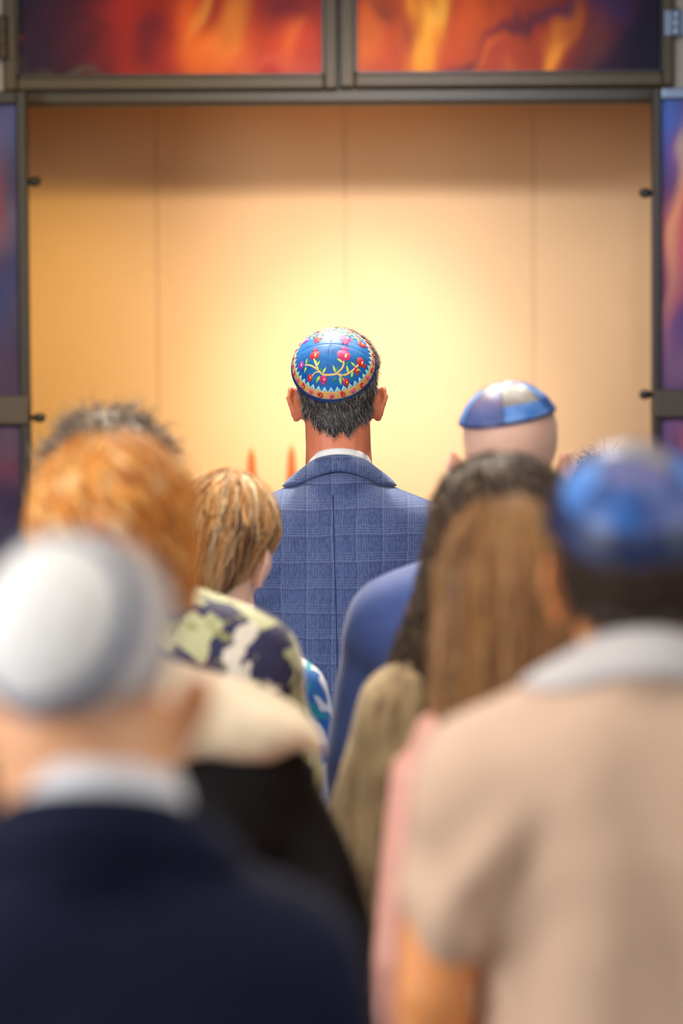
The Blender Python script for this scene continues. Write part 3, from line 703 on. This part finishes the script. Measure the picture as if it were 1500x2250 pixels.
# side leaves standing beside the opening
DY = 6.24
def side_leaf(sgn, px_in, px_art, py_top, py_rail, bar0, bar1, base, blobs, seed, label, knobs, kl, topm, stm, px2):
    r_ = empty('art_glass_door', (0, 0, 0), label, 'door', 'flame artwork doors beside the opening')
    xi = XZ(px_in, 560, DY)[0]; xa = XZ(px_art, 560, DY)[0]; xo = xi + sgn * .62
    zt_ = XZ(px_in, py_top, DY)[1]; zr = XZ(px_in, py_rail, DY)[1]; zb0, zb1 = XZ(px_in, bar1, DY)[1], XZ(px_in, bar0, DY)[1]
    mm = lambda a, b: (min(a, b), max(a, b))
    simple('stile', [(*mm(xi, xa), DY, DY + .045, PZ + .02, zt_)], stm, r_, bevel=.004)
    simple('stile', [(*mm(xo, xo - sgn * .03), DY, DY + .045, PZ + .02, zt_)], stm, r_, bevel=.004)
    simple('top_rail', [(*mm(xa, xo - sgn * .03), DY + .001, DY + .044, zr, zt_)], topm, r_, bevel=.004)
    simple('cross_bar', [(*mm(xi, xo), DY - .012, DY + .03, zb0, zb1)], M_bar, r_, bevel=.005)
    simple('bottom_rail', [(*mm(xa, xo - sgn * .03), DY + .001, DY + .044, PZ + .02, PZ + .09)], stm, r_, bevel=.004)
    art_pane('pane', *mm(xa, xo - sgn * .03), zb1, zr, DY + .02, base, blobs, seed, r_, 60, 140)
    art_pane('pane', *mm(xa, xo - sgn * .03), PZ + .09, zb0, DY + .02, base, blobs, seed + 3, r_, 50, 100)
    for (kx, ky) in knobs:
        z = XZ(px_in, ky, DY)[1]; L = (kx - px_in) / FPX * DY
        p = P(); p.tube([(xi - .002 * sgn * -1, DY + .02, z), (xi + L * .45, DY + .02, z)], [.007, .007], seg=14); p.tube([(xi + L * .55, DY + .02, z), (xi + L * .8, DY + .02, z)], [.0125, .0125], seg=20)
        p.build('door_stop', [M_knob], r_)
    return r_
LB = [(20, 260, 90, 80, 0, (70, 78, 128), .9), (10, 480, 60, 60, 30, (96, 84, 110), .7), (0, 640, 30, 160, 10, (44, 52, 104), .8), (20, 800, 60, 80, 0, (70, 52, 84), .8), (-60, 500, 40, 200, 12, (150, 60, 60), .6), (10, 1010, 40, 80, 0, (104, 46, 70), .6), (20, 1090, 60, 40, 0, (40, 36, 70), .8), (10, 960, 50, 40, 0, (80, 70, 96), .6)]
RB = [(1470, 260, 60, 90, 0, (66, 96, 170), 1.0), (1490, 330, 40, 60, 0, (48, 56, 130), .6), (1500, 470, 40, 200, 8, (190, 84, 92), 1.0), (1478, 500, 9, 170, 9, (216, 150, 100), .8), (1495, 330, 10, 100, 12, (180, 170, 130), .5), (1510, 700, 40, 90, 10, (84, 60, 110), .9), (1466, 640, 14, 120, 6, (170, 104, 110), .6), (1480, 800, 60, 50, 0, (120, 84, 116), .8), (1480, 960, 60, 60, 0, (110, 80, 120), .8), (1485, 950, 20, 20, 0, (190, 90, 100), .6)]
side_leaf(-1, 61, 39, 199, 228, 868, 933, (56, 52, 84), LB, 31, 'left side door with blue-violet printed glass and a grey-brown cross bar', [(84, 398), (90, 918)], '', M_dark, M_dark, 0)
side_leaf(1, 1434, 1453, 192, 217, 856, 918, (70, 56, 96), RB, 41, 'right side door with blue and crimson printed glass and a grey-brown cross bar', [(1412, 423), (1412, 867)], '', M_steel, M_dark, 0)

# desk and two slender amber candlesticks in front of the niche wall
M_wood = mat('oak', s2l(150, 96, 48), .45, var=.18, vscale=10, stretch=(5, 5, .6))
M_amber = mat('amber_wax', s2l(206, 96, 14), .45, sss=.0, var=.05)
M_brass = mat('brass', s2l(214, 150, 60), .3, metal=.8)
TY = 6.72; tz = 1.16
d = empty('reading_desk', (XZ(590, 1000, TY)[0], TY, PZ), 'oak reading desk standing behind the man in the checked suit', 'desk')
simple('desk_top', [(-.30, .30, -.2, .2, tz - PZ - .03, tz - PZ)], M_wood, d, bevel=.006)
for sx in (-.27, .24): simple('side_panel', [(sx, sx + .03, -.17, .17, 0, tz - PZ - .03)], M_wood, d, bevel=.003)
simple('front_panel', [(-.24, .24, -.15, -.13, .1, tz - PZ - .03)], M_wood, d)
for (px, py, lb) in ((552, 982, 'slender amber candlestick above the blonde woman, the left of two'), (640, 976, 'slender amber candlestick close to the neck of the man in the checked suit')):
    x, z = XZ(px, py, TY); h = z - tz
    c_ = empty('candlestick', (x, TY, tz), lb, 'candlestick', 'amber candlesticks on the desk')
    p = P(); p.loft([(0, 0, 0, .05, .05, 2), (.012, 0, 0, .05, .05, 2), (.02, 0, 0, .02, .02, 2), (.06, 0, 0, .009, .009, 2), (.10, 0, 0, .018, .018, 2), (.13, 0, 0, .009, .009, 2), (h - .30, 0, 0, .010, .010, 2), (h - .285, 0, 0, .024, .024, 2), (h - .275, 0, 0, .024, .024, 2), (h - .27, 0, 0, .012, .012, 2)], seg=24)
    p.build('holder', [M_brass], c_)
    p = P(); p.loft([(h - .272, 0, 0, .019, .019, 2), (h - .12, 0, 0, .016, .016, 2), (h - .03, 0, 0, .010, .010, 2), (h, 0, 0, .003, .003, 2)], seg=20); p.build('candle', [M_amber], c_)

# ------------------------------------------------------------ the people
def hair_mask(nape=-.117, side=.8, front=.045, burn=-.03, soft=.012):
    def f(d, p):
        ax_ = abs(p.x)
        zl = nape + .005 * math.sin(p.x * 210) + .003 * math.sin(p.x * 470 + 1) + side * max(0, ax_ - .022)
        if ax_ > .071 or (ax_ > .066 and p.y > -.03): zl = max(zl, .008)
        if p.y > .0: zl = max(zl, burn + (p.y) * .6)
        if p.y > .045: zl = max(zl, burn + .03 + (p.y - .045) * 1.6)
        if p.y > .075: zl = max(zl, front)
        m = (p.z - zl) / soft
        if ax_ > .079: m = min(m, (p.z - .002) / .01)   # keep the ears bare
        return max(0., min(1., m))
    return f
# the man at the front, in focus
I1 = person('man in focus at the front in a blue checked suit and a blue embroidered skullcap', 740, 824, 4.95, PZ, hs=1.05, turn=(0, 0, 0), W=1.0, skin='skin_tan', top='check', kind='jacket', bdx=.004, drop=.004, fold=.55, seed=4, ear=.8, shw=1.03, bottom='trousers', neckr=1.06)
collars(I1, MAT['white'], MAT['check'], top=1.500, low=1.462, up=.0125)
K1 = kippah_frame(I1, 36, -5, -3, (.0900, .111, .0935), (-.0045, 0, 0))
hair_shell(I1, HAIR['saltpepper'], hair_mask(-.124, .95, soft=.022), .0065, n=19000, length=.015, comb=lambda d: (.30, -.2, -1) if d.y < .2 else (.2, .4, .5), r=.00034, out=.42, weights=[7, 5, 3.2, 1.6], seed=3, cover=(K1[1], 64))
# centre seam of the jacket back
def back_line(I, x, z0, z1, m, wdt=.0012, name='seam'):
    V = []; F = []; n = 60
    for i in range(n + 1):
        z = z0 + (z1 - z0) * i / n; h = I['topbvh'].ray_cast(Vector((x + .012 * (i / n - .1), -1, z * I['s'])), Vector((0, 1, 0)))
        p = h[0]
        for sx in (-1, 0, 1): V.append((p.x + sx * wdt, p.y - (.0012 if sx == 0 else .0002), p.z))
    for i in range(n):
        for k in range(2): a = i * 3 + k; F.append((a, a + 1, a + 4, a + 3))
    return raw(name, V, F, [m], None, I['top'])
M_seam = mat('navy_thread', s2l(36, 48, 92), .8)
back_line(I1, -.008, 1.415, .80, M_seam)

# embroidered skullcap
M_k = mat('blue_silk', s2l(0, 84, 158), .5, col2=s2l(0, 108, 188), vscale=30, stretch=(1, 1, 3), sheen=.05, spec=.35, bump=.25, bscale=500)
M_gold = mat('gold_braid', s2l(208, 158, 84), .5, col2=s2l(226, 186, 120), vscale=380, stretch=(1, 1, 2), bump=.6, bscale=900)
M_trim = mat('navy_binding', s2l(14, 50, 112), .6)
M_tri = mat('pale_blue_thread', s2l(170, 216, 222), .6, col2=s2l(130, 190, 205), vscale=400)
EM = [mat('crimson_thread', s2l(196, 20, 40), .5, bump=.5, bscale=900), mat('magenta_thread', s2l(206, 24, 110), .5, bump=.5, bscale=900), mat('cream_thread', s2l(246, 214, 130), .5), mat('leaf_green_thread', s2l(176, 208, 90), .5), mat('dark_green_thread', s2l(30, 128, 80), .5),
      mat('sand_thread', s2l(222, 190, 120), .5, bump=.5, bscale=900), mat('violet_thread', s2l(150, 50, 170), .5), mat('sky_thread', s2l(60, 130, 210), .5), mat('pink_thread', s2l(226, 60, 110), .5)]
AL = 68.0
kc = cap_mesh(K1, AL - 12.0, [M_k], lambda a, b: 0, I1['root'], puck=.0003)
cap_mesh(K1, AL - 5.0, [M_gold], lambda a, b: 0, kc, name='border_band', a0=AL - 14.0, off=.0006, seams=0, na=8)
cap_mesh(K1, AL, [M_trim], lambda a, b: 0, kc, name='trim', a0=AL - 5.3, off=.0010, seams=0, na=4)
V = []; F = []; NT = 42      # ring of little triangles
for i in range(NT):
    b0 = 360 * i / NT; st = 360 / NT; n = len(V)
    V += [tuple(kp(K1, AL - 13.8, b0, .0018)), tuple(kp(K1, AL - 13.8, b0 + st, .0018)), tuple(kp(K1, AL - 19.6, b0 + st / 2, .0020)), tuple(kp(K1, AL - 15.8, b0 + st / 2, .0032))]
    F += [(n, n + 1, n + 3), (n + 1, n + 2, n + 3), (n + 2, n, n + 3)]
raw('zigzag_trim', V, F, [M_tri], None, kc, False)
# stitched motifs, given as flat coordinates (degrees over the cap: u right, v toward the nape) on the nape side, then repeated
class Stitch:
    def __init__(s, base=0, mirror=1, sc=1.0): s.V = []; s.F = []; s.M = []; s.base = base; s.mi = mirror; s.sc = sc
    def pt(s, u, v, off):
        u *= s.mi; al = math.hypot(u, v); be = math.degrees(math.atan2(u, v)); return tuple(kp(K1, al, be + s.base, off + .0016))
    def blob(s, u, v, ru, rv, ang, m, h=.0016, n=14):
        c, q = math.cos(R(ang)), math.sin(R(ang)); i0 = len(s.V); s.V.append(s.pt(u, v, h))
        for k, (f, hh) in enumerate(((.6, h * .9), (1.0, .0002))):
            for j in range(n):
                a = 2 * math.pi * j / n; x = ru * f * math.cos(a); y = rv * f * math.sin(a); s.V.append(s.pt(u + x * c - y * q, v + x * q + y * c, hh))
        for j in range(n):
            j2 = (j + 1) % n; s.F.append((i0, i0 + 1 + j, i0 + 1 + j2)); s.M.append(m); s.F.append((i0 + 1 + j, i0 + 1 + n + j, i0 + 1 + n + j2, i0 + 1 + j2)); s.M.append(m)
    def leaf(s, u, v, L, ang, m, w_=.30):
        dx, dy = math.cos(R(ang)), -math.sin(R(ang)); i0 = len(s.V); nx, ny = -dy, dx
        P3 = [(0, 0, 0), (.3, w_, .0), (.62, w_ * .8, 0), (1, 0, 0), (.62, -w_ * .8, 0), (.3, -w_, 0), (.5, 0, .0016)]
        for (a, b_, h) in P3: s.V.append(s.pt(u + (dx * a + nx * b_ * .5) * L, v + (dy * a + ny * b_ * .5) * L, h + .0003))
        for k in range(6): s.F.append((i0 + k, i0 + (k + 1) % 6, i0 + 6)); s.M.append(m)
    def line(s, pts, w_, m):
        i0 = len(s.V); n = len(pts); 
        for i, (u, v) in enumerate(pts):
            a = pts[max(0, i - 1)]; b_ = pts[min(n - 1, i + 1)]; tx, ty = b_[0] - a[0], b_[1] - a[1]; l = math.hypot(tx, ty) or 1; nx, ny = -ty / l, tx / l
            for (k, h) in ((-1, .0002), (-.5, .0014), (.5, .0014), (1, .0002)): s.V.append(s.pt(u + nx * w_ * k, v + ny * w_ * k, h))
        for i in range(n - 1):
            for k in range(3): a = i0 + i * 4 + k; s.F.append((a, a + 1, a + 5, a + 4)); s.M.append(m)
    def pome(s, u, v, r, ang, m, m2=2):
        """pomegranate with its crown toward ang (deg, 90 = toward the cap's crown)"""
        s.blob(u, v, r, r * 1.12, ang, m); dx, dy = math.cos(R(ang)), -math.sin(R(ang)); bx, by = u + dx * r * .9, v + dy * r * .9
        for da in (-42, 0, 42): s.leaf(bx, by, r * .95, ang + da, m, .5)
        s.blob(u + r * .30, v + r * .1, r * .24, r * .58, 10, m2, .0024, 8)
    def bez(s, p, w_, m, n=9):
        q = []
        for i in range(n):
            t = i / (n - 1); q.append(tuple((1 - t) ** 2 * p[0][k] + 2 * t * (1 - t) * p[1][k] + t * t * p[2][k] for k in (0, 1)))
        s.line(q, w_, m)
    def motif(s):
        c, g, G, S = 0, 3, 4, 5
        s.bez([(-29, 23), (-18, 24), (-6, 36)], 1.0, S); s.bez([(-6, 36), (4, 37), (10, 34)], 1.1, S); s.bez([(10, 34), (19, 40), (33, 20)], 1.15, S)
        s.bez([(8, 34.5), (18, 28), (15.5, 20)], 1.05, S); s.bez([(-11, 30), (-16, 23), (-17, 18)], .8, 2); s.bez([(-8, 34), (-15, 31), (-19, 37)], .6, 2); s.bez([(12, 36), (17, 38), (19, 41)], .6, S)
        s.pome(-36, 21, 4.6, 180, 6); s.pome(-17, 13.5, 5.4, 90, 0); s.pome(15.5, 13, 6.6, 90, 1); s.pome(36, 15, 5.4, -20, 0)
        s.pome(-22, 38, 3.5, 235, 0); s.pome(-5, 40.5, 3.7, 265, 1); s.pome(20.5, 41, 3.5, 300, 0); s.pome(31, 26, 3.5, -50, 0)
        for (u, v, L, a, m) in ((-28, 22, 7, 80, g), (-27, 23, 7, 45, G), (-27, 25, 8, 240, g), (-13, 27, 8, 105, g), (-13, 27, 7, 62, g), (-13, 21, 5, 60, G), (-6, 35, 8, 62, g), (-7, 34, 7, 112, G), (-9, 37, 9, 235, g), (-12, 38, 7, 240, G),
                                (8, 33, 8, 115, g), (9, 33, 7, 78, G), (13, 37, 9, 285, g), (9, 38, 7, 240, G), (15, 22, 8, 150, g), (17, 23, 7, 25, G), (22, 32, 9, 108, g), (24, 34, 6, 320, G), (30, 23, 8, 150, g), (31, 24, 7, -15, g), (27, 28, 9, 265, g), (19, 36, 7, 170, G)):
            s.leaf(u, v, L, a, m, .34)
st_all = []
for base, mi in ((0, 1), (180, -1)):
    S_ = Stitch(base, mi)
    if base in (0, 180): S_.motif()
    else:
        S_.sc = .8; S_.motif()
    st_all.append(S_)
V = []; F = []; M = []
for S_ in st_all:
    n = len(V); V += S_.V; F += [tuple(i + n for i in f) for f in S_.F]; M += S_.M
raw('embroidery', V, F, EM, M, kc)
V = []; F = []; M = []      # the small fruits woven into the gold border
for i in range(26):
    be = 360 * (i + .35) / 26; S_ = Stitch(0, 1); al = AL - 9.4; u = al * math.sin(R(be)); v = al * math.cos(R(be))
    if i % 2: S_.pome(u, v, 2.9, -be + 60 * (1 if i % 4 == 1 else -1) + 90, 0)
    else:
        S_.pome(u, v, 2.5, -be + 90 + 150, 8, 7)
    S2 = S_; n = len(V); V += [tuple(Vector(p) + (Vector(p) - I1['hc']).normalized() * .0011) for p in S2.V]; F += [tuple(k + n for k in f) for f in S2.F]; M += S2.M
raw('border_embroidery', V, F, EM, M, kc)

# patchwork satin skullcaps
PATCH = [mat('satin_sky', s2l(120, 168, 226), .45, col2=s2l(50, 110, 200), vscale=26, coat=.05), mat('satin_mauve', s2l(112, 92, 130), .45, col2=s2l(80, 90, 150), vscale=20, coat=.05), mat('satin_blue', s2l(12, 52, 118), .45, col2=s2l(36, 96, 170), vscale=24, coat=.05),
         mat('satin_taupe', s2l(120, 108, 104), .45, col2=s2l(160, 156, 150), vscale=20, coat=.05), mat('satin_navy', s2l(14, 26, 60), .45, col2=s2l(26, 48, 96), vscale=20, coat=.05), mat('satin_slate', s2l(66, 84, 142), .4, col2=s2l(92, 106, 160), vscale=20)]
M_bind = mat('satin_binding', s2l(22, 34, 82), .35)
def patch_cap(I, e, az, roll, sem, al, table, rim=M_bind, off=(0, 0, 0), seams=6, sph=30):
    K = kippah_frame(I, e, az, roll, sem, off)
    def pick(a, b):
        k = int(((b + 360 / seams / 2 - sph) % 360) // (360 / seams)); row = 0 if a < .34 else (1 if a < .74 else 2)
        return table[k % len(table)][row]
    o = cap_mesh(K, al, PATCH, pick, I['root'], seams=seams, sphase=sph, puck=.0012)
    cap_mesh(K, al + 1.6, [rim], lambda a, b: 0, o, name='trim', a0=al - 1.4, off=.0012, seams=0, na=4)
    V = []; F = []; n = 0            # piped seams
    for s_ in range(seams):
        be = s_ * 360 / seams + sph + 180 / seams
        for i in range(25):
            a = 2 + (al - 2) * i / 24
            for (db, h) in ((-1, .0006), (0, .0022), (1, .0006)): V.append(tuple(kp(K, a, be + db * 1.3 / max(.12, math.sin(R(a))), h)))
        for i in range(24):
            for k in range(2): a = n + i * 3 + k; F.append((a, a + 1, a + 4, a + 3))
        n += 75
    raw('seam_piping', V, F, [rim], None, o)
    return o
# second man in a skullcap, bald, to the right
I2 = person('bald man in a blue suit and small patchwork satin skullcap right of the checked suit', 1120, 960, 4.12, 0, hs=1.06, W=1.10, skin='skin_pale', top='blue_suit', kind='jacket', drop=-.045, fold=.8, seed=8, ear=1.35, bdx=.0)
collars(I2, MAT['white'], MAT['blue_suit'])
hair_shell(I2, HAIR['white'] + [mat('shaved_scalp', s2l(222, 180, 160), .6, sss=.3)], hair_mask(-.112, .85), .0006, n=1800, length=.0035, r=.0002, out=.6, seed=9, weights=[1, 1, 1, 1, 0], shell_mat=4, cover=(kippah_frame(I2, 74, -36, 0, (1, 1, 1))[1], 64))
patch_cap(I2, 74, -36, 0, (.0885, .109, .0945), 64, [(3, 1, 5), (3, 3, 0), (1, 0, 2), (3, 4, 5), (4, 0, 2), (3, 0, 0)], sph=0)

# blonde woman
I3 = person('woman with short blonde hair and a white, blue and teal top beside the checked suit', 494, 1168, 4.30, 0, drop=-.02, hs=1.0, turn=(-6, 6, -22), yaw=-16, W=.82, skin='skin_pale', top='bluewhite', kind='blouse', arm=-.0, seed=12, bdx=.0, fold=.8)
hair_locks(I3, HAIR['blonde'], 520, .088, .106, .100, lambda p: -.115 + .02 * abs(p), flare=.62, wave=.004, wl=.09, r=.0048, gap=125, weights=[1.4, 3.5, 4, 3.6], seed=21, sub=60, dark_low=True)

# man with thin curly hair and floral shirt
I4 = person('large man with thin curly grey-brown hair in a navy and cream floral shirt', 236, 1052, 3.80, 0, hs=1.08, W=1.16, skin='skin_tan', top='floral', kind='shirt', sleeve='short', drop=-.07, bdx=.012, belly=.03, seed=15, fold=1.2, bottom='trousers')
collars(I4, None, MAT['floral'])
hair_shell(I4, HAIR['greybrown'], hair_mask(-.105, .8, front=.05), .014, n=1500, length=.034, comb=lambda d: (d.x, .2, .1), r=.0012, out=.55, curl=.010, k=16, seed=31, scatter=.6, freq=1.2)

# ginger haired woman
I5 = person('woman with full ginger hair, cream shawl and black sleeves behind the white skullcap', 250, 1142, 3.16, 0, drop=.0, hs=1.0, W=1.06, big=.005, skin='skin_pale', top='black', kind='jacket', seed=18, arm=.055, fold=1.5)
hair_locks(I5, HAIR['ginger'], 420, .092, .110, .100, lambda p: -.115, flare=1.02, wave=.009, wl=.07, r=.0075, gap=130, weights=[1, 3, 4, 3], seed=33, curl=True, sub=40)
def shawl(I, m, z0=1.30, name='shawl'):
    q = P(); W = I['W']; sh = I['sh']
    q.yoke(sh * 1.02, .016, zb=z0 - .05, fl=.3)
    q.xf(I['YM']); me, V, N = q.remesh(.0085, 10)
    V[:, 2] = np.maximum(V[:, 2], -9); s = I['s']; D = .006 * np.sin(V[:, 2] / s * 95 + np.abs(V[:, 0]) * 60 + wob(V, 10, 77) * 1.5) * .6 + .004 * wob(V, 22, 78)
    V = V + N * D[:, None]
    return finish(me, V, name, [m], I['root'])
shawl(I5, MAT['cream'], z0=1.375)

# elderly man in white skullcap, nearest the camera
I7 = person('white-haired man in a navy suit and white skullcap at the lower left', 172, 1415, 2.10, 0, drop=-.035, ear=2.3, hs=1.06, W=1.0, skin='skin_fair', top='navy_suit', kind='jacket', bdx=.016, seed=22, fold=.5, neckr=1.25)
collars(I7, MAT['white'], MAT['navy_suit'], top=1.505, low=1.45, up=.022)
hair_shell(I7, HAIR['white'], hair_mask(-.048, .25, soft=.02), .006, n=5000, length=.016, r=.0004, out=.4, seed=41, shell_mat=2)
M_kw = mat('white_knit', (.86, .85, .82), .8, bump=.5, bscale=260); M_kb = mat('blue_grey_knit', s2l(74, 92, 122), .8, bump=.5, bscale=260)
K7 = kippah_frame(I7, 25, -21, 0, (.090, .1105, .0985), (0, -.002, 0))
k7 = cap_mesh(K7, 45, [M_kw], lambda a, b: 0, I7['root'], seams=0)
cap_mesh(K7, 54, [M_kb], lambda a, b: 0, k7, name='border_band', a0=44.5, off=.0008, seams=0, na=8)

# woman with long dark hair
I8 = person('woman with long dark brown hair and loose taupe top before the bald man', 1102, 1160, 3.62, 0, drop=-.05, hs=1.0, turn=(0, 0, -8), W=.92, big=.005, skin='skin_pink', top='taupe', kind='jacket', arm=.012, seed=27, fold=1.8)
hair_locks(I8, HAIR['brown'], 560, .094, .112, .102, lambda p: -.30 + .05 * math.sin(p * 3), flare=1.38, wave=.010, wl=.10, r=.0058, gap=120, weights=[3, 3, 2, 2], seed=43, cx_drift=(-.045, .01), sub=40, curl=True)

# girl with light brown hair
I9 = person('girl with long straight light brown hair in a tan sleeveless dress with bare shoulders', 1120, 1284, 3.02, 0, drop=-.07, hs=.96, W=.62, skin='skin_pink', top='dress', kind='dress', arm=-.02, seed=29)
hair_locks(I9, HAIR['lightbrown'], 620, .082, .104, .100, lambda p: -.30, flare=1.10, wave=.003, wl=.16, r=.0052, gap=118, weights=[3, 4, 3, 1.6], seed=47, sub=60, dark_low=True)

# man in beige shirt
I10 = person('young man in a beige short-sleeved shirt and dark blue satin skullcap at the right', 1392, 1180, 2.62, 0, drop=-.085, slv=.55, armr=1.12, hs=1.02, W=.99, arm=-.012, big=.015, skin='skin_warm', top='linen', kind='shirt', sleeve='short', seed=35, fold=1.7, bdx=.004, neckr=.96)
collars(I10, None, mat('pale_grey_linen', s2l(206, 200, 196), .8), top=1.492, low=1.44)
hair_shell(I10, HAIR['darkbrown'], hair_mask(-.108, .75), .015, cover=(kippah_frame(I10, 54, -6, 0, (1, 1, 1))[1], 64), n=7000, length=.024, r=.0005, out=.4, seed=51, scatter=.4)
patch_cap(I10, 54, -6, 0, (.094, .116, .101), 68, [(1, 2, 4), (1, 5, 4), (3, 0, 4), (3, 1, 0), (3, 5, 2), (5, 0, 4)], sph=-22, off=(0, 0, .002))

# person with dark curls mostly hidden behind the beige shirt
I11 = person('dark curly-haired person mostly hidden behind the dark blue satin skullcap', 1333, 1108, 4.95, PZ, hs=.98, W=.85, skin='skin_tan', top='navy_suit', kind='shirt', seed=39)
hair_shell(I11, HAIR['darkbrown'], hair_mask(-.105, .8), .016, n=1400, length=.03, comb=lambda d: (d.x, 0, -.3), r=.0005, out=.7, curl=.006, k=16, seed=61, scatter=.7, freq=1.6)
